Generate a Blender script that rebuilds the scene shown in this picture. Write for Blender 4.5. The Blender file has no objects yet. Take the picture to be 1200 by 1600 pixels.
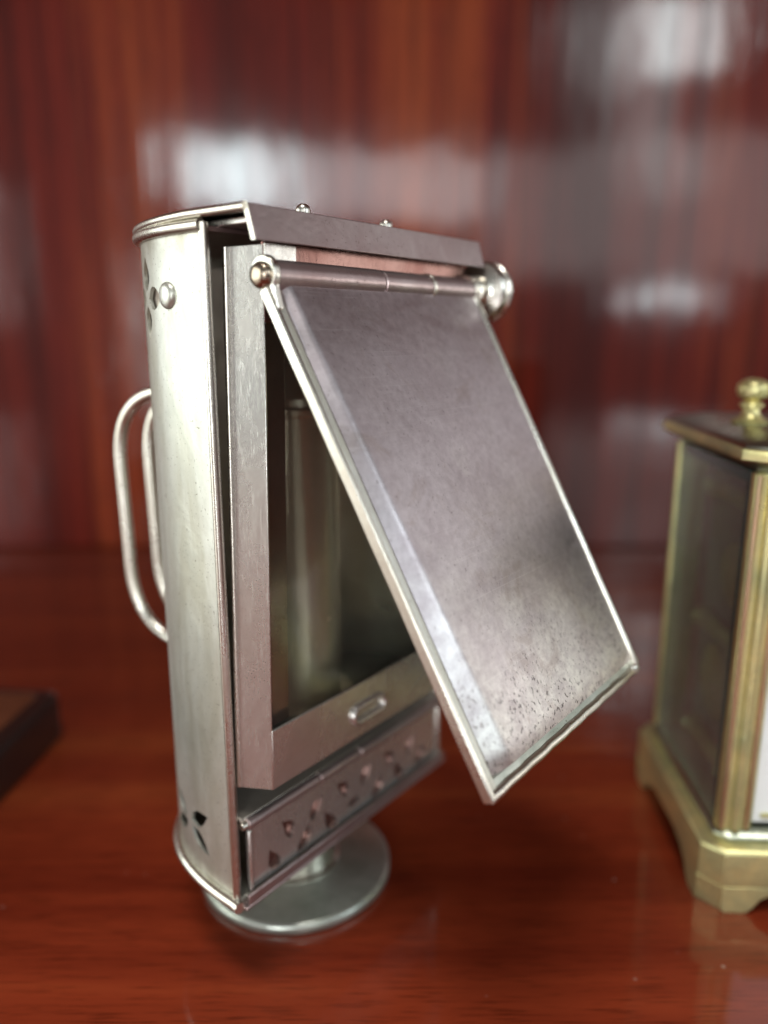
import bpy, bmesh, math, random
from mathutils import Vector, Matrix
random.seed(7)
scene = bpy.context.scene
COL = scene.collection
R = math.radians

# ------------------------------------------------------------------ camera
cam_d = bpy.data.cameras.new('camera'); cam = bpy.data.objects.new('camera', cam_d); COL.objects.link(cam)
PITCH = math.atan(280 / 1200)
cam.location = (0, 0, .0966); cam.rotation_euler = (math.pi / 2 - PITCH, 0, 0)
cam_d.sensor_fit = 'VERTICAL'; cam_d.sensor_height = 36; cam_d.sensor_width = 27; cam_d.lens = 27
cam_d.clip_start = .005; cam_d.clip_end = 50
cam_d.dof.use_dof = True; cam_d.dof.focus_distance = .098; cam_d.dof.aperture_fstop = 8.5; cam_d.dof.aperture_blades = 0
scene.camera = cam

# ------------------------------------------------------------------ light: dim room, shop windows and lamps behind the camera, plus added fills
world = bpy.data.worlds.new('World'); scene.world = world; world.use_nodes = True
wb = world.node_tree.nodes['Background']; wb.inputs[0].default_value = (.145, .142, .140, 1); wb.inputs[1].default_value = 1.

def area(name, loc, target, sx, sy, radiance, color, roll=0.):
    d = bpy.data.lights.new(name, 'AREA'); d.shape = 'RECTANGLE'; d.size = sx; d.size_y = sy
    d.energy = radiance * sx * sy * math.pi; d.color = color
    o = bpy.data.objects.new(name, d); COL.objects.link(o); o.location = loc
    o.rotation_euler = (Vector(target) - Vector(loc)).to_track_quat('-Z', 'Y').to_euler()
    o.rotation_euler = (o.rotation_euler.to_matrix() @ Matrix.Rotation(roll, 3, 'Z')).to_euler()
    return o
area('window_light', (-.85, .0, .22), (0, .10, .07), .8, .5, 3.6, (.94, 1, .93))
area('right_window_light', (1.03, -.40, .50), (0, .10, .06), .40, .44, 4.2, (.82, .95, 1))
area('right_fill_light', (1.25, .42, .40), (0, .10, .06), .75, .75, .62, (1, .99, .99))  # added fill that brightens the flap, no known source there
area('right_lamp_light', (1.12, .38, .15), (0, .10, .06), .36, .24, 2.4, (1, .99, .92))
area('front_window_and_fill_light', (-.38, -1.30, .10), (0, .2, .1), .30, .36, 11, (.98, 1, .98))  # added low fill for the bay side and tube, not a window
area('front_window_and_fill_light', (-1.14, -1.30, .30), (0, .2, .1), .30, .36, 2.4, (.98, 1, 1))
area('front_window_and_fill_light', (-.62, -2.6, .71), (0, .2, .1), .36, .25, 17, (.82, .97, 1))
area('front_window_and_fill_light', (-.12, -2.6, .66), (0, .2, .1), 1.0, .26, 4.6, (.98, .98, 1))
area('front_window_and_fill_light', (1.0, -2.6, .58), (0, .2, .1), 1.3, .50, 1.6, (1, .97, .96))
area('ceiling_light', (.89, -1.9, 1.07), (0, .2, .1), .20, .40, 14, (.93, 1, 1))
area('ceiling_light', (.76, -1.9, .78), (0, .2, .1), .16, .62, 2.2, (.97, 1, 1), R(32))
area('ceiling_light', (.955, -2.0, .215), (0, .2, .1), .19, .07, 14, (.88, .97, 1))
area('overhead_light', (-.12, -.12, .92), (0, .06, 0), .45, .16, 24, (1, .98, .92))

vs = scene.view_settings
vs.view_transform = 'Standard'; vs.look = 'None'; vs.exposure = .25; vs.gamma = 1; vs.use_curve_mapping = False
scene.cycles.use_denoising = True
scene.cycles.max_bounces = 10; scene.cycles.glossy_bounces = 6; scene.cycles.transmission_bounces = 8
scene.cycles.sample_clamp_indirect = 6

# ------------------------------------------------------------------ materials
class NT:
    def __init__(s, name):
        s.m = bpy.data.materials.new(name); s.m.use_nodes = True; s.t = s.m.node_tree
        s.b = s.t.nodes['Principled BSDF']
    def n(s, kind, **kw):
        x = s.t.nodes.new(kind)
        for k, v in kw.items(): setattr(x, k, v)
        return x
    def l(s, a, b): s.t.links.new(a, b)
    def coord(s, scale=(1, 1, 1), rot=(0, 0, 0), loc=(0, 0, 0)):
        tc = s.n('ShaderNodeTexCoord'); mp = s.n('ShaderNodeMapping')
        mp.inputs['Scale'].default_value = scale; mp.inputs['Rotation'].default_value = rot; mp.inputs['Location'].default_value = loc
        s.l(tc.outputs['Object'], mp.inputs[0]); return mp.outputs[0]
    def noise(s, vec, scale, detail=4, rough=.55, dist=0):
        x = s.n('ShaderNodeTexNoise'); x.inputs['Scale'].default_value = scale; x.inputs['Detail'].default_value = detail
        x.inputs['Roughness'].default_value = rough; x.inputs['Distortion'].default_value = dist
        s.l(vec, x.inputs['Vector']); return x.outputs[0]
    def ramp(s, fac, stops):
        x = s.n('ShaderNodeValToRGB'); e = x.color_ramp.elements
        while len(e) < len(stops): e.new(.5)
        for el, (p, c) in zip(e, stops):
            el.position = p; el.color = (*c, 1) if isinstance(c, tuple) else (c, c, c, 1)
        s.l(fac, x.inputs[0]); return x.outputs[0]
    def mixc(s, fac, a, b, mode='MIX'):
        x = s.n('ShaderNodeMix', data_type='RGBA', blend_type=mode)
        for sock, v in ((x.inputs[0], fac), (x.inputs[6], a), (x.inputs[7], b)):
            if isinstance(v, (int, float)): sock.default_value = v
            elif isinstance(v, tuple): sock.default_value = (*v, 1)
            else: s.l(v, sock)
        return x.outputs[2]
    def math(s, op, a, b=0., c=None):
        x = s.n('ShaderNodeMath', operation=op)
        for i, v in enumerate((a, b, c)):
            if v is None: continue
            if isinstance(v, (int, float)): x.inputs[i].default_value = v
            else: s.l(v, x.inputs[i])
        return x.outputs[0]
    def bump(s, hgt, dist, strength=1., prev=None):
        x = s.n('ShaderNodeBump'); x.inputs['Distance'].default_value = dist; x.inputs['Strength'].default_value = strength
        s.l(hgt, x.inputs['Height'])
        if prev: s.l(prev, x.inputs['Normal'])
        return x.outputs[0]
    def set(s, **kw):
        for k, v in kw.items():
            sock = s.b.inputs[k.replace('_', ' ')]
            if isinstance(v, (int, float)): sock.default_value = v
            elif isinstance(v, tuple): sock.default_value = (*v, 1)
            else: s.l(v, sock)

def metal(name, clean, tarn, r0, r1, wave=.00025, specks=0., scratch=.5, seed=0., spot=(.1, .07, .05), amount=.5, metallic=1.):
    k = NT(name); v = k.coord(loc=(seed, seed * 1.7, seed * .6))
    big = k.noise(v, 75, 5, .6, .4); fine = k.noise(v, 900, 4, .6)
    cl = k.ramp(big, [(.38 - .2 * (amount - .5), 0.), (.68 - .2 * (amount - .5), 1.)])
    c = k.mixc(cl, clean, tarn)
    c = k.mixc(k.math('MULTIPLY', fine, .45), c, tuple(x * .72 for x in tarn))
    vs_ = k.coord(scale=(9000, 160, 160), rot=(.4, .75, 1.1)); scr = k.noise(vs_, 1, 3, .7)
    vs2 = k.coord(scale=(200, 7000, 300), rot=(1.2, .3, .5)); scr2 = k.noise(vs2, 1, 2, .7)
    s1 = k.math('ADD', k.ramp(scr, [(.6, 0.), (.74, 1.)]), k.ramp(scr2, [(.63, 0.), (.76, 1.)]))
    rough = k.math('ADD', k.math('MULTIPLY_ADD', big, (r1 - r0) * 1.6, r0 - (r1 - r0) * .3), k.math('MULTIPLY', s1, .10 * scratch))
    if specks:
        sp = k.noise(v, 3200, 2, .5); msk = k.noise(v, 60, 3, .5)
        f = k.math('MULTIPLY', k.ramp(sp, [(.64, 0.), (.70, 1.)]), k.ramp(msk, [(.42, 0.), (.6, 1.)]))
        f = k.math('MULTIPLY', f, specks); c = k.mixc(f, c, spot)
        rough = k.math('ADD', rough, k.math('MULTIPLY', f, .35))
    b = k.bump(big, wave, 1.)
    b = k.bump(k.noise(v, 28, 2, .4), wave * 3, 1., b)
    b = k.bump(fine, .00002, .5, b)
    b = k.bump(s1, .000012, .6 * scratch, b)
    k.set(Base_Color=c, Metallic=metallic, Roughness=rough, Normal=b)
    return k.m

M = {}
def shell_metal():
    k = NT('worn_nickel_shell'); v = k.coord(); vz = k.coord(scale=(1, 1, .22), loc=(.3, .1, .7))
    big = k.noise(vz, 170, 5, .6, .5); mot = k.noise(v, 130, 5, .62, .8); fine = k.noise(v, 1000, 4, .6); str_ = k.noise(k.coord(scale=(1, 1, .03)), 700, 3, .6)
    c = k.mixc(k.ramp(big, [(.36, 0.), (.66, 1.)]), (.72, .73, .68), (.50, .49, .41))
    c = k.mixc(k.ramp(mot, [(.47, 0.), (.70, .38)]), c, (.42, .44, .41))
    c = k.mixc(k.math('MULTIPLY', fine, .3), c, (.36, .36, .33))
    sepz = k.n('ShaderNodeSeparateXYZ'); k.l(v, sepz.inputs[0])
    gz = k.math('ADD', k.ramp(sepz.outputs[2], [(.0175, 1.), (.022, 0.)]), k.ramp(sepz.outputs[2], [(.1045, 0.), (.1085, 1.)]))
    c = k.mixc(k.math('MULTIPLY', gz, k.ramp(mot, [(.35, .1), (.65, .8)])), c, (.24, .20, .14))
    sp = k.ramp(k.noise(v, 2600, 2, .5), [(.66, 0.), (.72, .7)]); c = k.mixc(sp, c, (.16, .14, .11))
    r = k.math('ADD', k.math('MULTIPLY_ADD', mot, .16, .26), k.math('MULTIPLY', str_, .10))
    b = k.bump(k.noise(v, 26, 2, .4), .0012); b = k.bump(mot, .00009, 1., b); b = k.bump(str_, .00002, .7, b); b = k.bump(fine, .00002, .5, b)
    k.set(Base_Color=c, Metallic=.78, Roughness=r, Normal=b); return k.m
M['shell'] = shell_metal()
M['fold'] = metal('worn_nickel', (.70, .70, .65), (.54, .53, .45), .34, .50, .0002, .35, .5, .3, metallic=.72)
M['bay'] = metal('handled_nickel', (.80, .79, .76), (.65, .61, .57), .20, .32, .00011, .2, .6, 1.1, metallic=.86)
M['lid'] = metal('tarnished_nickel', (.48, .40, .395), (.36, .25, .245), .24, .38, .0002, .5, .6, 2.3, metallic=.8)
M['rail'] = metal('worn_nickel_red_reflection', (.27, .155, .135), (.21, .09, .075), .22, .32, .0002, .3, .6, 2.9, metallic=.85)  # the mahogany's red reflection is put into this base colour
M['bright'] = metal('polished_nickel_edge', (.78, .75, .69), (.62, .58, .50), .22, .34, .0001, .4, .6, 3.1)
M['foot'] = metal('dull_plated_foot', (.66, .68, .63), (.33, .36, .31), .20, .42, .00015, .8, .4, 4.4, metallic=.75)
M['brassy'] = metal('brownish_plated_tube', (.52, .44, .36), (.36, .28, .21), .16, .28, .00015, .3, .6, 5.2)
M['tube'] = metal('dull_silver_tube', (.90, .80, .69), (.72, .58, .46), .15, .30, .00012, .3, .6, 5.9, metallic=.62)
M['lining'] = metal('sooty_lining', (.66, .60, .53), (.46, .40, .33), .24, .40, .0002, .3, .6, 6.9, metallic=.75)
M['dark'] = metal('oxidised_metal', (.16, .15, .13), (.09, .08, .07), .4, .6, .0001, 0, .3, 6.1)
M['brass'] = metal('patinated_brass', (.90, .79, .37), (.44, .46, .25), .22, .46, .0003, .8, .4, 7.7, (.14, .13, .07), .55, metallic=.75)
M['brass_red'] = metal('coppery_brass', (.72, .46, .30), (.55, .43, .27), .28, .42, .0002, .4, .4, 8.2)
M['brass_dark'] = metal('dark_patinated_brass', (.50, .49, .38), (.33, .37, .31), .22, .40, .0002, .4, .4, 9.3)

def flap_metal():
    k = NT('pitted_nickel_sheet'); v = k.coord()
    tc = k.n('ShaderNodeTexCoord'); sep = k.n('ShaderNodeSeparateXYZ'); k.l(tc.outputs['Object'], sep.inputs[0])
    big = k.noise(v, 55, 5, .6, .5); fine = k.noise(v, 900, 5, .65); mid = k.noise(v, 190, 4, .6)
    # plating worn lighter towards the free end, in an uneven patch
    low = k.n('ShaderNodeMapRange'); low.inputs[1].default_value = .070; low.inputs[2].default_value = .040
    k.l(sep.outputs[2], low.inputs[0])
    worn = k.ramp(k.math('ADD', k.math('MULTIPLY', low.outputs[0], .55), k.math('MULTIPLY', big, .75)), [(.42, 0.), (.86, 1.)])
    c = k.mixc(worn, (.63, .565, .585), (.90, .88, .81))
    c = k.mixc(k.ramp(mid, [(.45, 0.), (.7, .55)]), c, (.50, .42, .445))
    c = k.mixc(k.math('MULTIPLY', k.ramp(fine, [(.35, 0.), (.7, 1.)]), .55), c, (.40, .34, .355))
    stain = k.ramp(k.noise(k.coord(loc=(.3, .8, .2)), 140, 6, .7, 1.0), [(.55, 0.), (.66, .5)]); c = k.mixc(stain, c, (.44, .36, .34))
    pep = k.ramp(k.noise(k.coord(loc=(.1, .2, .5)), 1700, 3, .6), [(.63, 0.), (.72, .6)]); c = k.mixc(pep, c, (.28, .22, .23))
    vs_ = k.coord(scale=(22, 22, 3600), rot=(.0, -.62, .35)); scr = k.ramp(k.noise(vs_, 1, 3, .7), [(.60, 0.), (.74, 1.)])
    vs2 = k.coord(scale=(5000, 120, 120), rot=(.3, .8, .2)); scr2 = k.ramp(k.noise(vs2, 1, 2, .7), [(.62, 0.), (.78, 1.)])
    s1 = k.math('ADD', scr, k.math('MULTIPLY', scr2, .6))
    c = k.mixc(k.math('MULTIPLY', s1, .28), c, (.85, .82, .8))
    # fine pits, most of them near the free end
    sp = k.noise(k.coord(scale=(1, 1, .6), rot=(0, .5, 0)), 2500, 2, .5)
    area_ = k.ramp(k.math('ADD', k.math('MULTIPLY', low.outputs[0], .5), k.math('MULTIPLY', k.noise(v, 95, 3, .6), .7)), [(.50, 0.), (.72, 1.)])
    pit = k.math('MULTIPLY', k.ramp(sp, [(.60, 0.), (.64, 1.)]), area_)
    c = k.mixc(k.math('MULTIPLY', pit, .72), c, (.09, .065, .055))
    rough = k.math('ADD', k.math('MULTIPLY_ADD', mid, .14, .30), k.math('MULTIPLY', pit, .3))
    rough = k.math('ADD', rough, k.math('MULTIPLY', worn, .08))
    smear = k.noise(k.coord(scale=(1, 1, 2.6), rot=(.2, -.6, .4)), 70, 4, .55, 1.2)
    rough = k.math('ADD', rough, k.math('MULTIPLY_ADD', smear, .22, -.11))
    b = k.bump(k.noise(v, 30, 2, .4), .0011, 1.); b = k.bump(fine, .00003, .5, b); b = k.bump(s1, .000008, .6, b)
    b = k.bump(k.math('SUBTRACT', 1, pit), .00004, .8, b)
    k.set(Base_Color=c, Metallic=1., Roughness=rough, Normal=b)
    return k.m
M['flap'] = flap_metal()

def wood(name, vertical, dark, midc, light, rough, coat_rough, bump_d):
    k = NT(name)
    if vertical: sc, sc2, sc3 = (1, 1, .035), (1, 1, .05), (1, 1, .02)
    else: sc, sc2, sc3 = (.05, 1, 1), (.07, 1, 1), (.03, 1, 1)
    v = k.coord(scale=sc, loc=(.418 if vertical else .37, .2, .1)); v2 = k.coord(scale=sc2, loc=(.9, .3, 0)); v3 = k.coord(scale=sc3, loc=(.148 if vertical else .1, .6, 0))
    wide = k.noise(v3, 15, 3, .5, .2); grain = k.noise(v, 110, 6, .65, .3); pore = k.noise(v2, 1500, 3, .6)
    f = k.math('ADD', k.math('MULTIPLY', wide, .62), k.math('MULTIPLY', grain, .38))
    c = k.ramp(f, [(.36, dark), (.50, midc), (.66, light)])
    c = k.mixc(k.ramp(pore, [(.56, 0.), (.72, .6)]), c, tuple(x * .35 for x in dark))
    if vertical:
        fs = k.noise(k.coord(scale=(1, 1, .012), loc=(.5, .2, .3)), 330, 4, .65)
        c = k.mixc(k.ramp(fs, [(.50, 0.), (.64, .7)]), c, tuple(x * .55 for x in dark))
    else:
        pl = k.noise(k.coord(scale=(.035, 1, 1), loc=(.2, .7, .1)), 2600, 2, .6)
        c = k.mixc(k.ramp(pl, [(.57, 0.), (.66, .55)]), c, tuple(x * .25 for x in dark))
        du = k.n('ShaderNodeTexVoronoi'); du.inputs['Scale'].default_value = 170; k.l(k.coord(), du.inputs['Vector'])
        dm = k.math('MULTIPLY', k.ramp(du.outputs['Distance'], [(.035, 1.), (.06, 0.)]), k.ramp(k.noise(k.coord(), 60, 3, .6), [(.5, 0.), (.62, .8)]))
        c = k.mixc(dm, c, (.42, .33, .27))
    k.set(Base_Color=c, Roughness=rough, Coat_Weight=1., Coat_Roughness=coat_rough, Coat_IOR=1.52, Specular_IOR_Level=.04)
    wav = k.noise(k.coord(scale=(1, 1, .5) if vertical else (.5, 1, 1)), 22, 3, .5)
    k.l(k.bump(grain, .00013 if vertical else .00005, 1., k.bump(wav, bump_d, 1.)), k.b.inputs['Coat Normal'])
    k.l(k.bump(k.math('ADD', wav, k.math('MULTIPLY', grain, .3)), bump_d, .7), k.b.inputs['Normal'])
    return k.m
M['panel'] = wood('polished_mahogany_panel', True, (.048, .0038, .0025), (.14, .0115, .0055), (.32, .06, .016), .42, .09, .0005)
M['table'] = wood('polished_mahogany_shelf', False, (.112, .0135, .0055), (.205, .030, .0105), (.325, .072, .021), .38, .07, .0006)

def plain(name, col, rough, metallic=0., noise=.3, scale=120, coat=0.):
    k = NT(name); v = k.coord(); f = k.noise(v, scale, 5, .6)
    c = k.mixc(k.math('MULTIPLY', f, noise * 2), col, tuple(x * .45 for x in col))
    k.set(Base_Color=c, Roughness=k.math('MULTIPLY_ADD', f, .25, rough - .12), Metallic=metallic, Coat_Weight=coat, Coat_Roughness=.15)
    return k.m
M['case_top'] = wood('brown_case_top', False, (.09, .03, .016), (.14, .05, .026), (.19, .075, .036), .45, .2, .0004)
M['case_side'] = plain('black_lacquered_side', (.012, .009, .008), .35, 0, .3, 90, .6)
M['enamel'] = plain('white_enamel', (.88, .90, .90), .25, 0, .05, 60, .5)
def glass(name, tint, refl=.045, rough=.03, dust=.012):
    k = NT(name); k.set(Base_Color=tint, Roughness=.02, Transmission_Weight=1., IOR=1.48)
    # window glass: a thin clear pane that lets most light through and reflects the rest
    tr = k.n('ShaderNodeBsdfTransparent'); tr.inputs[0].default_value = (*tint, 1)
    gl = k.n('ShaderNodeBsdfGlossy'); gl.inputs['Roughness'].default_value = rough
    lw = k.n('ShaderNodeLayerWeight'); lw.inputs[0].default_value = .5
    fr = k.n('ShaderNodeMath', operation='MULTIPLY_ADD'); k.l(k.math('POWER', lw.outputs['Facing'], 4.), fr.inputs[0]); fr.inputs[1].default_value = .6; fr.inputs[2].default_value = refl
    mx = k.n('ShaderNodeMixShader'); k.l(fr.outputs[0], mx.inputs[0]); k.l(tr.outputs[0], mx.inputs[1]); k.l(gl.outputs[0], mx.inputs[2])
    df = k.n('ShaderNodeBsdfDiffuse'); df.inputs[0].default_value = (.75, .78, .74, 1)
    m2 = k.n('ShaderNodeMixShader'); k.l(k.math('MULTIPLY', k.noise(k.coord(), 90, 4, .6), dust * 2), m2.inputs[0]); k.l(mx.outputs[0], m2.inputs[1]); k.l(df.outputs[0], m2.inputs[2])
    k.l(m2.outputs[0], k.t.nodes['Material Output'].inputs[0]); return k.m
M['inner'] = plain('grey_inner_plate', (.15, .155, .12), .4, 0, .3, 150)
M['glass'] = glass('clear_old_glass', (.90, .92, .88))
M['glass_green'] = glass('bevelled_clock_glass', (.80, .88, .84), .15, .2, .07)
M['glass_edge'] = plain('green_glass_edge', (.03, .09, .085), .15, 0, .2, 200, .5)

# ------------------------------------------------------------------ mesh helpers (millimetres in, metres out)
def tag(o, label, cat, group=None):
    o['label'] = label; o['category'] = cat
    if group: o['group'] = group
def mesh_obj(name, bm, mat, parent, bevel=0., seg=2, angle=40):
    bmesh.ops.remove_doubles(bm, verts=bm.verts, dist=1e-7)
    bmesh.ops.recalc_face_normals(bm, faces=bm.faces)
    me = bpy.data.meshes.new(name); bm.to_mesh(me); bm.free()
    me.polygons.foreach_set('use_smooth', [True] * len(me.polygons)); me.set_sharp_from_angle(angle=R(angle))
    me.materials.append(M[mat])
    o = bpy.data.objects.new(name, me); COL.objects.link(o); o.parent = parent
    if bevel:
        b = o.modifiers.new('edge', 'BEVEL'); b.width = bevel / 1000; b.segments = seg; b.limit_method = 'ANGLE'; b.angle_limit = R(35)
        b.use_clamp_overlap = True
    return o
def ident(x, y, z): return Vector((x, y, z)) / 1000
def hexa(bm, pts):
    """eight corners: lower four then upper four, same winding"""
    v = [bm.verts.new(p) for p in pts]
    for f in ((3, 2, 1, 0), (4, 5, 6, 7), (0, 1, 5, 4), (1, 2, 6, 5), (2, 3, 7, 6), (3, 0, 4, 7)): bm.faces.new([v[i] for i in f])
def box(bm, T, a, b):
    (x0, y0, z0), (x1, y1, z1) = a, b
    hexa(bm, [T(x0, y0, z0), T(x1, y0, z0), T(x1, y1, z0), T(x0, y1, z0), T(x0, y0, z1), T(x1, y0, z1), T(x1, y1, z1), T(x0, y1, z1)])
def prism(bm, T, poly, z0, z1):
    lo = [bm.verts.new(T(x, y, z0)) for x, y in poly]; hi = [bm.verts.new(T(x, y, z1)) for x, y in poly]
    n = len(poly)
    bm.faces.new(lo[::-1]); bm.faces.new(hi)
    for i in range(n): bm.faces.new((lo[i], lo[(i + 1) % n], hi[(i + 1) % n], hi[i]))
def lathe(bm, centre, axis, prof, seg=48):
    """prof: (radius mm, height mm along the axis); ends closed"""
    axis = Vector(axis).normalized(); u = axis.orthogonal().normalized(); w = axis.cross(u); c = Vector(centre)
    rings = []
    for r, h in prof:
        if r <= 1e-6: rings.append([bm.verts.new(c + axis * h / 1000)])
        else: rings.append([bm.verts.new(c + axis * h / 1000 + (u * math.cos(2 * math.pi * i / seg) + w * math.sin(2 * math.pi * i / seg)) * r / 1000) for i in range(seg)])
    for A, B in zip(rings, rings[1:]):
        for i in range(seg):
            j = (i + 1) % seg
            if len(A) == 1 and len(B) == 1: continue
            if len(A) == 1: bm.faces.new((A[0], B[i], B[j]))
            elif len(B) == 1: bm.faces.new((A[i], A[j], B[0]))
            else: bm.faces.new((A[i], A[j], B[j], B[i]))
    if len(rings[0]) > 1: bm.faces.new(rings[0][::-1])
    if len(rings[-1]) > 1: bm.faces.new(rings[-1])
def tube(bm, path, r, seg=16, closed=False):
    """round bar along points given in metres, r in mm"""
    rings = []; n = len(path); prev = None
    for i, p in enumerate(path):
        d = (path[min(i + 1, n - 1)] - path[max(i - 1, 0)]).normalized()
        u = prev - d * prev.dot(d) if prev else d.orthogonal()
        u.normalize(); prev = u; w = d.cross(u)
        rings.append([bm.verts.new(p + (u * math.cos(2 * math.pi * k / seg) + w * math.sin(2 * math.pi * k / seg)) * r / 1000) for k in range(seg)])
    for A, B in zip(rings, rings[1:]):
        for k in range(seg): bm.faces.new((A[k], A[(k + 1) % seg], B[(k + 1) % seg], B[k]))
    bm.faces.new(rings[0][::-1]); bm.faces.new(rings[-1])
def cut(o, cutter_bm):
    bmesh.ops.recalc_face_normals(cutter_bm, faces=cutter_bm.faces)
    me = bpy.data.meshes.new('cutter'); cutter_bm.to_mesh(me); cutter_bm.free()
    c = bpy.data.objects.new('cutter', me); COL.objects.link(c); c.parent = o.parent
    md = o.modifiers.new('pierce', 'BOOLEAN'); md.operation = 'DIFFERENCE'; md.object = c; md.solver = 'EXACT'
    bpy.context.view_layer.update()
    dg = bpy.context.evaluated_depsgraph_get()
    new = bpy.data.meshes.new_from_object(o.evaluated_get(dg)); name = o.data.name
    o.modifiers.clear(); old = o.data; o.data = new; bpy.data.meshes.remove(old); new.name = name
    bpy.data.objects.remove(c); bpy.data.meshes.remove(me)
    new.set_sharp_from_angle(angle=R(40))
def empty(name, loc, rz=0):
    e = bpy.data.objects.new(name, None); COL.objects.link(e); e.location = loc; e.rotation_euler = (0, 0, rz)
    e.empty_display_size = .01; return e

# ------------------------------------------------------------------ setting: shelf and back panel of polished mahogany
bm = bmesh.new(); box(bm, ident, (-520, -260, -25), (520, 360, 0))
shelf = mesh_obj('shelf', bm, 'table', None, 2); shelf['kind'] = 'structure'
bm = bmesh.new(); box(bm, ident, (-520, 341, .3), (440, 360, 900))
panel = mesh_obj('back_panel', bm, 'panel', None, 1); panel['kind'] = 'structure'

bm = bmesh.new(); box(bm, ident, (-520, 50, 335), (300, 340.5, 353))  # unseen shelf above the view, added to shade the rear
upper = mesh_obj('added_unseen_shelf', bm, 'table', None, 2); upper['kind'] = 'structure'

# ------------------------------------------------------------------ the lantern
AZ = math.atan2(970, math.hypot(1200, 280))
lantern = empty('pocket_lantern', (-.01616, .12414, 0), math.pi / 2 - AZ)
tag(lantern, 'nickel plated folding pocket lantern on a round foot, hinged front flap swung out', 'lantern')
def P(s, n, z):                       # s along the front, n out of the front, z above the body's bottom
    return Vector((s - 25.5, -(n + 13.4), z + 15.8)) / 1000
W = 51.6; MX = 2.6; DEPTH = 27.
def sec(q, off=0.):
    c, s_ = math.cos(q), math.sin(q)
    return (W / 2 - (W / 2 + off) * math.copysign(abs(c) ** (2 / MX), c), -(DEPTH + off) * abs(s_) ** (2 / MX))
def section(off=0., num=72):
    # even steps along the curve
    qs = [math.pi * i / 720 for i in range(721)]; pts = [sec(q, off) for q in qs]
    L = [0.]
    for a, b in zip(pts, pts[1:]): L.append(L[-1] + math.dist(a, b))
    out = []; k = 0
    for i in range(num + 1):
        t = L[-1] * i / num
        while k < 719 and L[k + 1] < t: k += 1
        f = (t - L[k]) / max(L[k + 1] - L[k], 1e-9); a, b = pts[k], pts[min(k + 1, 720)]
        out.append((a[0] + (b[0] - a[0]) * f, a[1] + (b[1] - a[1]) * f))
    return out

# foot: round plate and short column
bm = bmesh.new()
lathe(bm, (0, 0, 0), (0, 0, 1), [(15.8, 0), (16.9, .1), (17.2, .5), (17.2, 1.5), (16.9, 2.0), (16.3, 2.15), (12, 2.35), (6.2, 2.6), (0, 2.6)], 96)
mesh_obj('foot_plate', bm, 'foot', lantern, angle=60)
bm = bmesh.new()
lathe(bm, (0, 0, 0), (0, 0, 1), [(7.9, 2.2), (7.9, 2.9), (7.3, 3.3), (7.1, 4.4), (7.1, 14.2), (7.5, 15.9), (0, 15.9)], 64)
mesh_obj('column', bm, 'bright', lantern)

# pierced curved shell
def shell_bm():
    bm = bmesh.new(); so, si = section(0, 96), section(-.45, 96)
    zs = [0.6 + 92.6 * i / 12 for i in range(13)]
    O = [[bm.verts.new(P(x, y, z)) for x, y in so] for z in zs]; I = [[bm.verts.new(P(x, y, z)) for x, y in si] for z in zs]
    for j in range(12):
        for i in range(96):
            bm.faces.new((O[j][i], O[j][i + 1], O[j + 1][i + 1], O[j + 1][i])); bm.faces.new((I[j][i + 1], I[j][i], I[j + 1][i], I[j + 1][i + 1]))
        for e in (0, 96): bm.faces.new((O[j][e], I[j][e], I[j + 1][e], O[j + 1][e]))
    for i in range(96):
        for j in (0, 12): bm.faces.new((O[j][i], O[j][i + 1], I[j][i + 1], I[j][i]))
    return bm
shell = mesh_obj('shell', shell_bm(), 'shell', lantern)
def leaf(cx, cy, ang, r0, r1, wd, n=7):
    """outline of a pointed leaf-shaped piercing in its own plane"""
    pts = []
    for i in range(n): t = i / n; pts.append((r0 + (r1 - r0) * t, wd * math.sin(math.pi * t ** .8)))
    for i in range(n): t = 1 - i / n; pts.append((r0 + (r1 - r0) * t, -wd * math.sin(math.pi * t ** .8)))
    c, s_ = math.cos(ang), math.sin(ang)
    return [(cx + x * c - y * s_, cy + x * s_ + y * c) for x, y in pts]
def shell_cutters():
    bm = bmesh.new()
    # arc-length frame on the shell's side
    sp = section(0, 360); L = [0.]
    for a, b in zip(sp, sp[1:]): L.append(L[-1] + math.dist(a, b))
    def at(u):
        k = max(0, min(359, next((i for i in range(360) if L[i + 1] >= u), 359)))
        a, b = sp[k], sp[k + 1]; f = (u - L[k]) / (L[k + 1] - L[k]); d = Vector((b[0] - a[0], b[1] - a[1])).normalized()
        return a[0] + (b[0] - a[0]) * f, a[1] + (b[1] - a[1]) * f, d
    for mir in (0, 1):
        for uc, zc, rot in ((15.2, 85.2, 0), (11.6, 8.2, math.pi / 4)):
            for k in range(4):
                ang = rot + k * math.pi / 2 if zc > 50 else (R(30), R(150), R(210), R(330))[k]
                poly = leaf(0, 0, ang, .9, 5.4 if zc > 50 else 6.6, 1.5 if zc > 50 else 1.25)
                u0 = L[-1] - uc if mir else uc
                x, y, d = at(u0); nrm = Vector((-d.y, d.x))
                if nrm.dot(Vector((x - W / 2, y + 8))) < 0: nrm = -nrm
                ring = []
                for off in (-2.2, 2.2):
                    r = []
                    for (pu, pz) in poly:
                        ax, ay, _ = at(u0 + pu); r.append(bm.verts.new(P(ax + nrm.x * off, ay + nrm.y * off, zc + pz)))
                    ring.append(r)
                A, B = ring; n = len(A)
                bm.faces.new(A[::-1]); bm.faces.new(B)
                for i in range(n): bm.faces.new((A[i], A[(i + 1) % n], B[(i + 1) % n], B[i]))
    return bm
cut(shell, shell_cutters())
bm = bmesh.new(); A_, B_ = section(-.7, 80), section(-1.0, 80)
vv = [[bm.verts.new(P(x, y - .2, z)) for x, y in sx_] for sx_ in (A_, B_) for z in (13, 91)]
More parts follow.
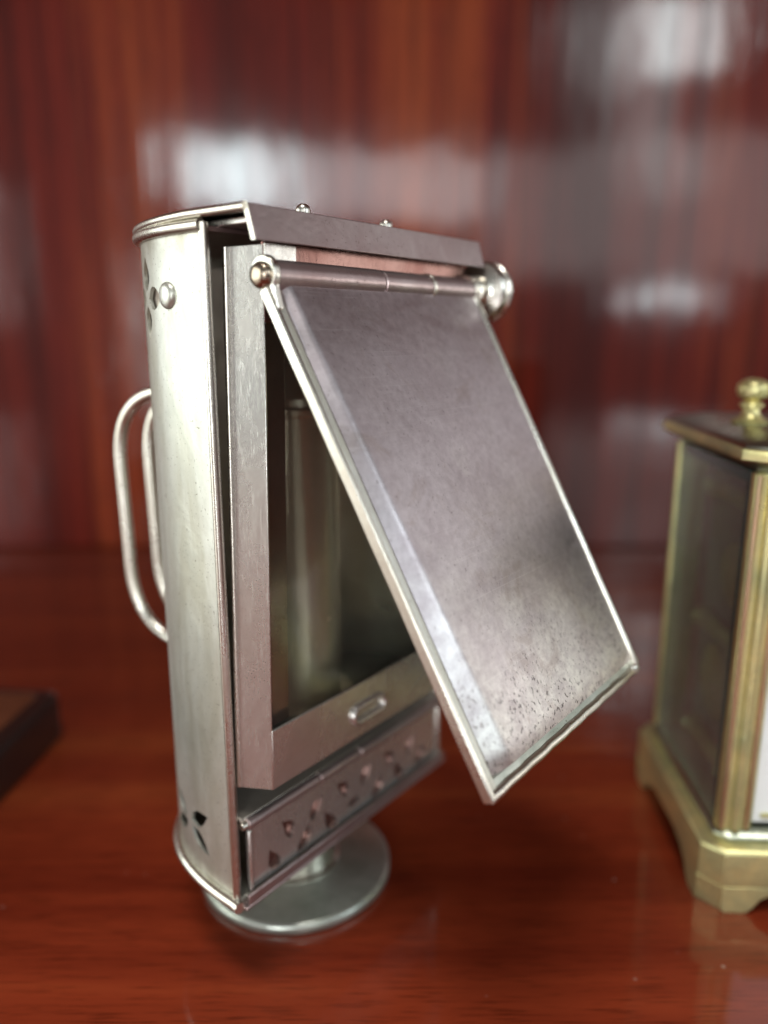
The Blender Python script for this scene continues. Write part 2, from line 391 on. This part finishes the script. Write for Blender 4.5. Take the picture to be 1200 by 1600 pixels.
for i in range(2, 78):
    bm.faces.new((vv[0][i], vv[0][i + 1], vv[1][i + 1], vv[1][i])); bm.faces.new((vv[2][i + 1], vv[2][i], vv[3][i], vv[3][i + 1]))
    for q in (0, 1): bm.faces.new((vv[q][i], vv[q][i + 1], vv[q + 2][i + 1], vv[q + 2][i]))
mesh_obj('lining', bm, 'lining', lantern)
# rolled bead and return lip on each front edge of the shell
for s0, sg in ((0, 1), (W, -1)):
    bm = bmesh.new(); tube(bm, [P(s0 + .15 * sg, -.1, z) for z in (.4, 30, 60, 93.5)], .62)
    bead = mesh_obj('edge_bead', bm, 'bright', lantern)
    bm = bmesh.new(); box(bm, P, (min(s0 + .5 * sg, s0 + 1.25 * sg), -.75, .8), (max(s0 + .5 * sg, s0 + 1.25 * sg), -.25, 91.6))
    mesh_obj('return_lip', bm, 'bay', lantern, .12)
# bottom plate with its rounded rim
def plate(off, z0, z1, n_front, name, mat, bevel):
    bm = bmesh.new(); so = section(off, 96)
    poly = [(so[0][0], n_front)] + so + [(so[-1][0], n_front)]
    prism(bm, P, poly, z0, z1); return mesh_obj(name, bm, mat, lantern, bevel, 3)
plate(.15, -.45, .55, .4, 'bottom_plate', 'shell', .2)
bm = bmesh.new(); tube(bm, [P(-.5, 1.2, .05)] + [P(x, y, .05) for x, y in section(.3, 96)] + [P(W + .5, 1.2, .05)], .85)
mesh_obj('bottom_rim', bm, 'bright', lantern)
bm = bmesh.new(); box(bm, P, (.2, .42, -.55), (W - .2, 1.9, -.1)); box(bm, P, (.9, 1.35, -.1), (W - .9, 1.8, 1.5))
mesh_obj('front_sill', bm, 'lid', lantern, .12)
# top rim and top plate
bm = bmesh.new(); tube(bm, [P(x, y, 93.2) for x, y in section(.25, 96)], .75)
mesh_obj('top_rim', bm, 'bright', lantern)
plate(-.3, 92.6, 93.2, .2, 'top_plate', 'lid', .15)

plate(-2.2, 93.2, 94.0, 5.2, 'vent_plate', 'bay', .2)

# lid: thin plate floating over the top with a slanted front flange, bead rivets on it
bm = bmesh.new(); so = section(.35, 96)
poly = [(0.1, 7.45)] + [(x, y) for x, y in so if 0.1 <= x <= W - 1 or y < -1] + [(W - 2.2, 7.45)]
top = []; bot = []
for x, y in poly:                               # the plate sags towards its curved back edge
    t = max(0., min(1., (7.45 - y) / 36)); z = 95.0 - 1.0 * t * t
    top.append(bm.verts.new(P(x, y, z))); bot.append(bm.verts.new(P(x, y, z - .5)))
n = len(poly); ct = bm.verts.new(P(25, -3, 94.9)); cb = bm.verts.new(P(25, -3, 94.4))
for i in range(n):
    j = (i + 1) % n
    bm.faces.new((top[i], top[j], ct)); bm.faces.new((bot[j], bot[i], cb)); bm.faces.new((top[i], bot[i], bot[j], top[j]))
lid = mesh_obj('lid', bm, 'bright', lantern, angle=50)
bm = bmesh.new()
hexa(bm, [P(.1, 8.45, 91.0), P(W - 2.2, 8.45, 91.0), P(W - 2.2, 8.95, 91.0), P(.1, 8.95, 91.0), P(.1, 7.2, 95.0), P(W - 2.2, 7.2, 95.0), P(W - 2.2, 7.75, 95.0), P(.1, 7.75, 95.0)])
mesh_obj('flange', bm, 'lid', lid, .12)
bm = bmesh.new()
edge = [(x, y) for x, y in poly if x < 26]
tube(bm, [P(x, y, 94.6 - 1.0 * max(0., min(1., (7.45 - y) / 36)) ** 2) for x, y in edge], .55, 12)
mesh_obj('lid_bead', bm, 'bright', lid)
bm = bmesh.new()
hexa(bm, [P(-.05, 8.4, 90.95), P(.08, 8.4, 90.95), P(.08, 9.0, 90.95), P(-.05, 9.0, 90.95), P(-.05, 7.15, 95.05), P(.08, 7.15, 95.05), P(.08, 7.8, 95.05), P(-.05, 7.8, 95.05)])
mesh_obj('flange_edge', bm, 'bright', lid)
for s0, n0 in ((14.5, 2.5), (32.5, 2.0)):
    bm = bmesh.new(); lathe(bm, P(s0, n0, 94.9), (0, 0, 1), [(.95, 0), (1.0, 1.3), (.85, 1.8), (.45, 2.1), (0, 2.15)], 24)
    mesh_obj('stud', bm, 'bright', lid)

# rivet on the shell's side
so = section(0, 360)
def shell_point(px_s):
    return so[px_s]
x, y = so[33]; x2, y2 = so[34]; d = Vector((x2 - x, y2 - y)).normalized(); nr = Vector((d.y, -d.x))
if nr.x > 0: nr = -nr
nl = Vector((nr.x, -nr.y, 0))
bm = bmesh.new(); lathe(bm, P(x, y, 85.4), nl, [(1.7, -.3), (1.7, .15), (1.5, .45), (1.0, .65), (0, .75)], 32)
mesh_obj('rivet', bm, 'shell', lantern)

# front bay: canted side panels, window frame
ZB, ZT = 18.5, 91.3
def nb(z): return 4.7 + 1.7 * (z - ZB) / (ZT - ZB)        # the bay front leans out a little towards the top
SL, SR = 3.6, 47.2
def bay_panel(bm, s0, s1, z0, z1, th=.45, dn=0.):
    hexa(bm, [P(s0, nb(z0) - th + dn, z0), P(s1, nb(z0) - th + dn, z0), P(s1, nb(z0) + dn, z0), P(s0, nb(z0) + dn, z0),
              P(s0, nb(z1) - th + dn, z1), P(s1, nb(z1) - th + dn, z1), P(s1, nb(z1) + dn, z1), P(s0, nb(z1) + dn, z1)])
WB, WT = 27.6, 82.0
bm = bmesh.new(); bay_panel(bm, SL, SR, ZB, WB); bottom_rail = mesh_obj('bottom_rail', bm, 'bay', lantern, .12)
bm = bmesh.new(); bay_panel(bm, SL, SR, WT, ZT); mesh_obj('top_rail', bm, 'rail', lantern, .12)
bm = bmesh.new(); bay_panel(bm, SR - 4.5, SR, WB + .02, WT - .02); mesh_obj('window_stile', bm, 'bay', lantern, .1)
bm = bmesh.new(); bay_panel(bm, SL + .02, 8.8, 84.2, ZT - .2, .3, .32); mesh_obj('corner_tab', bm, 'bay', lantern, .1)
for sb, sf in ((1.1, SL), (W - 1.1, SR)):
    bm = bmesh.new(); sg = .45 if sb < sf else -.45
    o_ = [(sb, -.1), (sf - sg * .02, None), (sf + sg, None), (sb + sg, -.5)]
    pts = []
    for z in (ZB, ZT - .3):
        f = nb(z) - .46; b_ = sb + (1.8 if sg > 0 else -1.8) * (z - ZB) / (ZT - ZB)
        pts += [P(b_, .35, z), P(sf, f + .44, z), P(sf + sg, f, z), P(b_ + sg * 1.2, .35, z)]
    hexa(bm, pts); mesh_obj('side_panel', bm, 'bay', lantern, .12)
    bm = bmesh.new(); tube(bm, [P(sb + (.25 + 1.8 * (z - ZB) / (ZT - ZB)) * (1 if sg > 0 else -1), .25, z) for z in (ZB + .1, 50, ZT - .4)], .42, 12)
    mesh_obj('panel_bead', bm, 'bright', lantern)
# bay floor and roof
bm = bmesh.new(); prism(bm, P, [(1.2, .4), (SL, nb(ZB) - .5), (SR, nb(ZB) - .5), (W - 1.2, .4), (W - 1.2, -8), (W - 6, -18), (6, -18), (1.2, -8)], ZB + .3, ZB + .9)
mesh_obj('bay_floor', bm, 'dark', lantern)
# olive ledge over the lower compartment
bm = bmesh.new(); hexa(bm, [P(1.1, .5, 12.6), P(W - 1.1, .5, 12.6), P(W - 2, -11, 16.2), P(2, -11, 16.2), P(1.1, .5, 13.2), P(W - 1.1, .5, 13.2), P(W - 2, -11, 16.8), P(2, -11, 16.8)])
mesh_obj('tray_cover', bm, 'lining', lantern, .1)
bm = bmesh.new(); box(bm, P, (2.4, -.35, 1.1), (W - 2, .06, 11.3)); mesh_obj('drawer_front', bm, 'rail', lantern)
# glass in its slot with a bright channel on the near side
bm = bmesh.new(); z0, z1 = WB - 1, WT + 1
hexa(bm, [P(SL + .3, nb(z0) - 1.6, z0), P(SR - .3, nb(z0) - 1.6, z0), P(SR - .3, nb(z0) - .6, z0), P(SL + .3, nb(z0) - .6, z0),
          P(SL + .3, nb(z1) - 1.6, z1), P(SR - .3, nb(z1) - 1.6, z1), P(SR - .3, nb(z1) - .6, z1), P(SL + .3, nb(z1) - .6, z1)])
pane = mesh_obj('glass_pane', bm, 'glass', lantern)
bm = bmesh.new()
z0, z1 = WB - .8, WT + .8
hexa(bm, [P(SL + 1.8, nb(z0) - 2.5, z0), P(SL + 5.2, nb(z0) - 2.5, z0), P(SL + 5.2, nb(z0) - 1.9, z0), P(SL + 1.8, nb(z0) - 1.9, z0),
          P(SL + 1.8, nb(z1) - 2.5, z1), P(SL + 5.2, nb(z1) - 2.5, z1), P(SL + 5.2, nb(z1) - 1.9, z1), P(SL + 1.8, nb(z1) - 1.9, z1)])
mesh_obj('glass_channel', bm, 'brassy', lantern, .2)
# candle tube inside
bm = bmesh.new()
lathe(bm, P(25, -10.5, ZB + .8), (0, 0, 1), [(9.2, 0), (9.2, 1.2), (7.1, 1.6), (6.9, 2), (6.9, 49), (7.3, 49.3), (7.3, 50.2), (6.2, 50.6), (6.0, 48), (0, 48)], 64)
mesh_obj('candle_tube', bm, 'tube', lantern)
# small pressed catch on the bottom rail
bm = bmesh.new(); zc = 22.6; loop = []
for i in range(41):
    q_ = 2 * math.pi * i / 40; cx_ = 24.4 + (2.6 if math.cos(q_) > 0 else -2.6)
    loop.append(P(cx_ + 1.25 * math.cos(q_), nb(zc) + .25, zc + 1.25 * math.sin(q_)))
tube(bm, loop, .5, 12)
mesh_obj('catch', bm, 'bay', bottom_rail)

# lower pierced flap with its rolled hinge
lf_n = .55
bm = bmesh.new(); box(bm, P, (2.3, lf_n - .35, 1.2), (W - 1.2, lf_n + .15, 11.8))
lower = mesh_obj('lower_flap', bm, 'bay', lantern)
cb_ = bmesh.new()
def flap_hole(poly):
    A = [cb_.verts.new(P(x, lf_n - 1.5, z)) for x, z in poly]; B = [cb_.verts.new(P(x, lf_n + 1.5, z)) for x, z in poly]; n = len(A)
    cb_.faces.new(A[::-1]); cb_.faces.new(B)
    for i in range(n): cb_.faces.new((A[i], A[(i + 1) % n], B[(i + 1) % n], B[i]))
def comma(cx, cz, ang, ln, wd, bend, n=8):
    """curved, pointed slot"""
    up = []; dn = []
    for i in range(n + 1):
        q_ = i / n; x = (q_ - .5) * ln; w_ = wd * math.sin(math.pi * min(.98, max(.02, q_)) ** .75); y = bend * math.sin(math.pi * q_)
        up.append((x, y + w_)); dn.append((x, y - w_))
    c, s_ = math.cos(ang), math.sin(ang)
    return [(cx + x * c - y * s_, cz + x * s_ + y * c) for x, y in up + dn[::-1]]
for m_ in (1, -1):
    for dx, dz, an, ln, bd in ((3.2, 8.1, 52, 4.0, .5), (6.0, 4.4, 52, 4.4, -.5), (9.2, 8.0, 128, 4.0, -.5), (12.4, 4.5, 128, 4.4, .5), (16.0, 7.9, 60, 3.8, .5), (18.6, 4.6, 60, 4.0, -.5)):
        flap_hole(comma(W / 2 + m_ * dx, dz - .9, R(an) if m_ > 0 else math.pi - R(an), ln * 1.08, 1.1, bd * m_))
flap_hole(comma(W / 2, 3.6, 0, 3.6, .7, 0))
cut(lower, cb_)
for s0, s1 in ((1.9, 16.6), (16.9, 26.5), (26.8, W - 1.2)):
    bm = bmesh.new(); lathe(bm, P(s0, lf_n, 12.2), (1, 0, 0), [(.75, 0), (.95, .15), (.95, s1 - s0 - .15), (.75, s1 - s0)], 20)
    mesh_obj('hinge_knuckle', bm, 'lid', lower)
bm = bmesh.new(); lathe(bm, P(1.0, lf_n, 12.2), (1, 0, 0), [(.55, 0), (.6, .1), (.6, 1.2), (.4, 1.3)], 16); mesh_obj('hinge_pin', bm, 'bright', lower)
bm = bmesh.new(); box(bm, P, (2.0, lf_n - .4, 1.2), (2.7, lf_n + .5, 11.2)); mesh_obj('edge_fold', bm, 'bay', lower, .25)
bm = bmesh.new(); box(bm, P, (W - 1.9, lf_n - .4, 1.2), (W - 1.1, lf_n + .5, 11.2)); mesh_obj('edge_fold', bm, 'bay', lower, .25)

# ---- big front flap, hinged at the top and swung out
TH = R(29.0); HN, HZ, FL = 7.6, 87.3, 65.0
def FP(s, v, h=0.): return P(s, HN + v * math.sin(TH) + h * math.cos(TH), HZ - v * math.cos(TH) + h * math.sin(TH))
def sl(v): return 1.7 + 2.3 * v / FL
SRF = 47.0
bm = bmesh.new(); NU, NV = 60, 60
def prof(u_mm, v):
    wb_ = .8 + 2.4 * (v / FL) ** .9
    h = -.2 + 1.0 * min(1., u_mm / wb_) if u_mm < wb_ else .8
    t = (u_mm - wb_) / .55
    if abs(t) < 1: h = .8 - (1.0 / wb_) * .55 * (1 - t) ** 2 / 4
    h += .18 * math.sin(math.pi * min(1, u_mm / 43)) * math.sin(math.pi * v / FL)
    return h
us = sorted(set([0, .4, .8] + [round(.9 + i * .22, 3) for i in range(28)] + [8 + i * 2.2 for i in range(15)]))
gt = []; gb = []
for j in range(NV + 1):
    v = .6 + (FL - 2.6) * j / NV; s0 = sl(v) + 2.3; s1 = SRF - 1.0; wtot = s1 - s0
    row = []; rb = []
    for u in us + [None]:
        um = wtot if u is None else u
        if u is not None and u >= wtot - .3: um = wtot - .3 * (1 - (u - wtot) / 20)
        um = min(um, wtot)
        e = max(0, (v - (FL - 4.2)) / 2.2); h = prof(um, v) - .55 * min(1, e) ** 2
        row.append(bm.verts.new(FP(s0 + um, v, h))); rb.append(bm.verts.new(FP(s0 + um, v, h - .4)))
    gt.append(row); gb.append(rb)
nu = len(gt[0])
for j in range(NV):
    for i in range(nu - 1):
        bm.faces.new((gt[j][i], gt[j][i + 1], gt[j + 1][i + 1], gt[j + 1][i])); bm.faces.new((gb[j][i + 1], gb[j][i], gb[j + 1][i], gb[j + 1][i + 1]))
    for i in (0, nu - 1): bm.faces.new((gt[j][i], gb[j][i], gb[j + 1][i], gt[j + 1][i]))
for i in range(nu - 1):
    for j in (0, NV): bm.faces.new((gt[j][i], gt[j][i + 1], gb[j][i + 1], gb[j][i]))
bmesh.ops.remove_doubles(bm, verts=bm.verts, dist=1e-6)
flap = mesh_obj('front_flap', bm, 'flap', lantern, angle=50)
def fbar(bm, s_of_v, w0, w1, h0, h1, v0, v1, nseg=14, wob=0.):
    """long folded strip along the flap's side; slightly wavy like hand-worked sheet"""
    rings = []
    for j in range(nseg + 1):
        v = v0 + (v1 - v0) * j / nseg; s0 = s_of_v(v); k = wob * math.sin(j * 1.9 + w0 * 3)
        rings.append([bm.verts.new(FP(s0 + w0 + k, v, h0)), bm.verts.new(FP(s0 + w1 + k, v, h0)), bm.verts.new(FP(s0 + w1 + k, v, h1)), bm.verts.new(FP(s0 + w0 + k, v, h1))])
    for A, B in zip(rings, rings[1:]):
        for i in range(4): bm.faces.new((A[i], A[(i + 1) % 4], B[(i + 1) % 4], B[i]))
    bm.faces.new(rings[0][::-1]); bm.faces.new(rings[-1])
bm = bmesh.new(); fbar(bm, sl, 0, .75, -1.2, .35, 1.5, FL, 18, .03); mesh_obj('outer_fold', bm, 'bright', flap, .22, 3)
bm = bmesh.new(); fbar(bm, sl, .82, 1.95, -1.0, .12, 2.2, FL - .9, 18, .04); mesh_obj('inner_fold', bm, 'fold', flap, .25, 3)
rs = lambda v: SRF
bm = bmesh.new(); fbar(bm, rs, -.85, .25, -1.1, 1.15, 1.5, FL - 1.0, 18, .04); mesh_obj('side_fold', bm, 'bright', flap, .4, 3)
bm = bmesh.new()
hexa(bm, [FP(sl(FL) + .8, FL - 1.95, -1.0), FP(SRF - .8, FL - 1.95, -1.0), FP(SRF - .8, FL - .85, -1.0), FP(sl(FL) + .8, FL - .85, -1.0),
          FP(sl(FL) + .8, FL - 1.95, -.25), FP(SRF - .8, FL - 1.95, -.25), FP(SRF - .8, FL - .85, -.1), FP(sl(FL) + .8, FL - .85, -.1)])
mesh_obj('bottom_channel', bm, 'foot', flap, .1)
bm = bmesh.new()
pth = [FP(sl(FL) + .45 + (SRF - .3 - sl(FL) - .45) * i / 24, FL - .45 + .05 * math.sin(i * 2.1), -.25 + .04 * math.sin(i * 1.3)) for i in range(25)]
tube(bm, pth, .68, 14); mesh_obj('bottom_fold', bm, 'bright', flap)
bm = bmesh.new(); lathe(bm, FP(SRF - .15, FL - .8, -.1), FP(0, 0, 1) - FP(0, 0, 0), [(.3, -.8), (1.0, -.6), (1.05, .3), (.6, .8), (0, .9)], 20)
mesh_obj('corner_fold', bm, 'bright', flap)
# hinge: three knuckles, rivet heads, ears
for s0, s1, r_ in ((3.2, 23.2, 1.9), (23.5, 34.6, 1.86), (35.3, 45.9, 1.9)):
    bm = bmesh.new(); lathe(bm, P(s0, HN, HZ), (1, 0, 0), [(r_ - .25, 0), (r_, .2), (r_, s1 - s0 - .2), (r_ - .25, s1 - s0)], 36)
    mesh_obj('hinge_knuckle', bm, 'lid', lantern)
bm = bmesh.new(); lathe(bm, P(34.6, HN, HZ), (1, 0, 0), [(2.05, 0), (2.05, .7)], 36); mesh_obj('hinge_collar', bm, 'bright', lantern, .1)
for s0, s1, nm in ((2.1, 3.15, 'hinge_ear'), (46.0, 46.9, 'hinge_ear')):
    bm = bmesh.new(); pts = []
    ux = (math.sin(TH), -math.cos(TH))
    for i in range(22):
        t = math.pi * (i / 21) - TH + 0
        pts.append((2.15 * math.cos(t), 2.35 * math.sin(t)))
    e = (math.sin(TH), -math.cos(TH)); o2 = (math.cos(TH), math.sin(TH))
    pts += [(e[0] * 4.6 - o2[0] * 1.1, e[1] * 4.6 - o2[1] * 1.1), (e[0] * 4.6 + o2[0] * .4, e[1] * 4.6 + o2[1] * .4)]
    import functools
    cx_ = sum(p[0] for p in pts) / len(pts); cy_ = sum(p[1] for p in pts) / len(pts)
    pts.sort(key=lambda p: math.atan2(p[1] - cy_, p[0] - cx_))
    A = [bm.verts.new(P(s0, HN + a, HZ + b)) for a, b in pts]; B = [bm.verts.new(P(s1, HN + a, HZ + b)) for a, b in pts]; n = len(A)
    bm.faces.new(A[::-1]); bm.faces.new(B)
    for i in range(n): bm.faces.new((A[i], A[(i + 1) % n], B[(i + 1) % n], B[i]))
    mesh_obj(nm, bm, 'bright', flap, .2, 3)
bm = bmesh.new(); lathe(bm, P(2.1, HN, HZ), (-1, 0, 0), [(1.55, -.05), (1.55, .35), (1.3, .75), (.7, .95), (0, 1.0)], 32); mesh_obj('hinge_rivet', bm, 'brassy', lantern)
# thumb knob beyond the hinge
bm = bmesh.new()
lathe(bm, P(46.9, HN - .2, HZ), (1, 0, 0), [(2.0, 0), (2.6, .3), (2.6, 2.4), (3.1, 2.7), (4.6, 3.0), (4.9, 3.5), (4.9, 4.4), (4.5, 4.8), (4.5, 5.1), (4.9, 5.5), (4.9, 6.2), (4.5, 6.7), (3.2, 7.1), (0, 7.2)], 48)
mesh_obj('thumb_knob', bm, 'bright', lantern)

# two wire handles on the curved back
def bez(a, b, c, n):
    return [a * (1 - t) ** 2 + b * 2 * t * (1 - t) + c * t * t for t in [i / n for i in range(n + 1)]]
for sg, hx, ax in ((0, 11.6, 14.2), (1, 17.3, 19.9)):
    zl, zh = 28.5, 72.0
    a = P(ax, -25.2, zh); b = P(hx, -39.2, zh); c = P(hx - .1, -38.6, zh - 13)
    d = P(hx, -38.2, zl + 15); e = P(hx, -39, zl); f = P(ax, -25.2, zl)
    pth = bez(a, b, c, 14) + [c.lerp(d, t) for t in (.25, .5, .75)] + bez(d, e, f, 14)
    bm = bmesh.new(); tube(bm, pth, 1.0, 18); mesh_obj('wire_handle', bm, 'bright', lantern)

# ------------------------------------------------------------------ carriage clock at the right edge
clock = empty('carriage_clock', (.0571, .1123, 0), R(-3)); clock.scale = (.966,) * 3
tag(clock, 'small brass carriage clock with glass sides, cut off at the right edge', 'clock')
C = ident
CW, CD = 58., 46.
# base: moulded block with bracket feet
def chamfer_rect(x0, y0, x1, y1, c): return [(x0 + c, y0), (x1 - c, y0), (x1, y0 + c), (x1, y1 - c), (x1 - c, y1), (x0 + c, y1), (x0, y1 - c), (x0, y0 + c)]
def loft(bm, T, rings):
    """rings: list of (poly, z) with equal vertex counts"""
    vr = [[bm.verts.new(T(x, y, z)) for x, y in poly] for poly, z in rings]; n = len(vr[0])
    for A, B in zip(vr, vr[1:]):
        for i in range(n): bm.faces.new((A[i], A[(i + 1) % n], B[(i + 1) % n], B[i]))
    bm.faces.new(vr[0][::-1]); bm.faces.new(vr[-1])
def crr(g, c): return chamfer_rect(-3 - g, 0 - g, CW + g, CD + g, c)
bm = bmesh.new()
loft(bm, C, [(crr(0, 3.2), 5.2), (crr(.1, 3.2), 6), (crr(.1, 3.2), 11.9), (crr(-.3, 3.0), 12.4), (crr(-1.6, 2.4), 12.7)])
base = mesh_obj('base', bm, 'brass', clock, .25)
# the four bracket feet
def foot(sx, sy):
    bm = bmesh.new()
    X = lambda t: (-3 + t) if sx < 0 else (CW - t); Y = lambda t: t if sy < 0 else (CD - t)
    for along in (0, 1):
        prof_ = [(3.2, 5.4), (3.2, 1.2), (3.9, 0), (7.6, 0), (8.8, 1.0), (10.0, 2.8), (12.5, 4.2), (16, 5.0), (17, 5.4)]
        A = []; B = []
        for t, z in prof_:
            if along == 0: A.append(bm.verts.new(C(X(t), Y(0), z))); B.append(bm.verts.new(C(X(t), Y(3), z)))
            else: A.append(bm.verts.new(C(X(0), Y(t), z))); B.append(bm.verts.new(C(X(3), Y(t), z)))
        n = len(A); bm.faces.new(A); bm.faces.new(B[::-1])
        for i in range(n): bm.faces.new((A[i], A[(i + 1) % n], B[(i + 1) % n], B[i]))
    pts = [(3.2, 0), (0, 3.2), (3, 3.6), (3.6, 3)]
    lo = [(3.9, .3), (.3, 3.9), (3, 4), (4, 3)]
    hexa(bm, [C(X(p[0]), Y(p[1]), .0) for p in lo] + [C(X(p[0]), Y(p[1]), 5.4) for p in pts])
    mesh_obj('bracket_foot', bm, 'brass', clock, .3)
for sx in (-1, 1):
    for sy in (-1, 1): foot(sx, sy)
bm = bmesh.new()
loft(bm, C, [(crr(-2.4, 2.0), 12.75), (crr(-2.4, 2), 13.4), (crr(-3.1, 1.6), 14.1), (crr(-4.2, 1.2), 14.4)])
mesh_obj('base_moulding', bm, 'brass_dark', clock, .2)
# pillars
def pillar(cx, cy, sx, sy):
    bm = bmesh.new(); box(bm, C, (cx - 3, cy - 1.1, 14.3), (cx + 3, cy + 1.1, 78.4))
    p = mesh_obj('corner_pillar', bm, 'brass', clock, .5)
    for k, mt in ((-2.4, 'brass_red'), (-.1, 'brass'), (1.9, 'brass_red')):
        bm = bmesh.new(); tube(bm, [C(cx + k, cy + 1.15 * sy, z) for z in (14.8, 46, 78.0)], .95 if mt == 'brass' else .42, 12); mesh_obj('reed', bm, mt, p)
for cx, sx in ((2.6, -1), (CW - 5.6, 1)):
    for cy, sy in ((4.4, -1), (CD - 4.4, 1)): pillar(cx, cy, sx, sy)
# glass sides and back
for nm, a, b in (('glass_pane', (-.1, 7.2, 14.45), (1.1, CD - 5.8, 78.3)), ('glass_pane', (CW - 4, 7.2, 14.45), (CW - 2.8, CD - 5.8, 78.3)), ('glass_pane', (5.8, CD - 4.6, 14.45), (CW - 8.8, CD - 3.6, 78.3))):
    bm = bmesh.new(); box(bm, C, a, b); g = mesh_obj(nm, bm, 'glass_green', clock)
bm = bmesh.new(); box(bm, C, (-.15, 5.7, 14.5), (1.15, 7.1, 78.2)); mesh_obj('glass_edge', bm, 'glass_edge', clock)
bm = bmesh.new(); box(bm, C, (-.16, 7.2, 76.4), (1.16, CD - 8.7, 78.25)); mesh_obj('glass_edge', bm, 'glass_edge', clock)
# front mask with white enamel
bm = bmesh.new(); box(bm, C, (5.9, 4.6, 15.2), (CW - 8.9, 5.6, 78)); mesh_obj('dial_plate', bm, 'enamel', clock, .3)
bm = bmesh.new(); box(bm, C, (7.4, 4.2, 16.2), (CW - 10, 4.75, 17.2)); mesh_obj('dial_frame', bm, 'brass', clock, .15)
bm = bmesh.new(); box(bm, C, (6.4, 9.5, 15.5), (7.4, 38.5, 77)); mesh_obj('movement_cover', bm, 'inner', clock, .3)
# movement inside: two plates, pillars, barrel, wheels
bm = bmesh.new(); box(bm, C, (8.2, 12, 17), (CW - 11, 13.6, 74)); mesh_obj('movement_plate', bm, 'brass_dark', clock, .3)
bm = bmesh.new(); box(bm, C, (8.2, 31, 17), (CW - 11, 32.6, 74)); mesh_obj('movement_plate', bm, 'brass_dark', clock, .3)
for z in (20, 44, 71):
    bm = bmesh.new(); lathe(bm, C(4.2, 13, z), (0, 1, 0), [(2.4, 0), (1.6, 1.4), (1.6, 16), (2.4, 18)], 24); mesh_obj('movement_pillar', bm, 'brass', clock)
for y0, z, r in ((24, 33, 7.5), (20, 56, 6.2)):                 # wheels on the near side of the movement
    bm = bmesh.new(); prof_ = []
    for i in range(96):
        rr = r if i % 4 < 2 else r - .6; q_ = 2 * math.pi * i / 96; prof_.append((y0 + rr * math.cos(q_), z + rr * math.sin(q_)))
    A = [bm.verts.new(C(4.6, py, pz)) for py, pz in prof_]; B = [bm.verts.new(C(5.8, py, pz)) for py, pz in prof_]
    bm.faces.new(A[::-1]); bm.faces.new(B)
    for i in range(96): bm.faces.new((A[i], A[(i + 1) % 96], B[(i + 1) % 96], B[i]))
    mesh_obj('gear_wheel', bm, 'brass', clock)
# top: frieze, cornice plate with hollow, raised platform
bm = bmesh.new()
loft(bm, C, [(crr(-3.4, 1.2), 78.3), (crr(-3.0, 1.6), 79.2), (crr(-2.2, 2.0), 79.6), (crr(-.6, 2.6), 80.0), (crr(0, 3.0), 80.6), (crr(.1, 3.0), 82.2), (crr(-.4, 2.8), 82.9), (crr(-2.2, 2.2), 83.5), (crr(-5.0, 1.5), 84.2), (crr(-5.6, 1.2), 84.3)])
cornice = mesh_obj('cornice', bm, 'brass_dark', clock, .15)
bm = bmesh.new(); loft(bm, C, [(crr(.25, 3.0), 80.5), (crr(.3, 3.0), 80.8), (crr(.3, 3.0), 82.0), (crr(.15, 2.9), 82.4)]); mesh_obj('cornice_band', bm, 'brass', clock, .2)
# handle posts and bail
for px in (5.2, CW - 8.2):
    bm = bmesh.new()
    lathe(bm, C(px, 21.5, 84.2), (0, 0, 1), [(3.0, 0), (3.2, .5), (2.2, 1.0), (1.5, 1.8), (1.35, 2.6), (2.0, 3.1), (2.0, 3.6), (1.2, 3.9), (1.3, 4.2), (2.4, 4.8), (2.8, 5.9), (2.6, 6.9), (1.9, 7.6), (.9, 8.0), (0, 8.1)], 40)
    mesh_obj('handle_post', bm, 'brass', clock)
bm = bmesh.new()
pth = bez(C(8.2, 21.5, 90.0), C(12, 21.5, 90.0), C(14, 21.5, 96), 10) + bez(C(15, 21.5, 99), C(CW / 2 - 1.5, 21.5, 112), C(CW - 18, 21.5, 99), 20) + bez(C(CW - 17, 21.5, 96), C(CW - 15, 21.5, 90.0), C(CW - 11.2, 21.5, 90.0), 10)
tube(bm, pth, 1.3, 14); mesh_obj('bail_handle', bm, 'brass', clock)

# ------------------------------------------------------------------ flat dark case at the left edge
case = empty('flat_case', (-.0787, .1739, 0), R(-4)); case.scale = (.966,) * 3
tag(case, 'low flat dark case with brown wooden top, cut off at the left edge', 'case')
def rrect(x0, y0, x1, y1, r, n=6):
    out = []
    for cx, cy, a0 in ((x1 - r, y0 + r, -90), (x1 - r, y1 - r, 0), (x0 + r, y1 - r, 90), (x0 + r, y0 + r, 180)):
        for i in range(n + 1): t = R(a0 + 90 * i / n); out.append((cx + r * math.cos(t), cy + r * math.sin(t)))
    return out
bm = bmesh.new(); loft(bm, C, [(rrect(-90, -75, 0, 0, 4), 0), (rrect(-90, -75, 0, 0, 4), 10.6), (rrect(-89, -74, -1, -1, 3.4), 12.0)])
mesh_obj('case_body', bm, 'case_side', case, .8, 3)
bm = bmesh.new(); loft(bm, C, [(rrect(-86, -71, -4.2, -3.6, 2.5), 11.8), (rrect(-86, -71, -4.2, -3.6, 2.5), 12.3), (rrect(-85.7, -70.7, -4.5, -3.9, 2.3), 12.5)])
mesh_obj('case_top', bm, 'case_top', case)
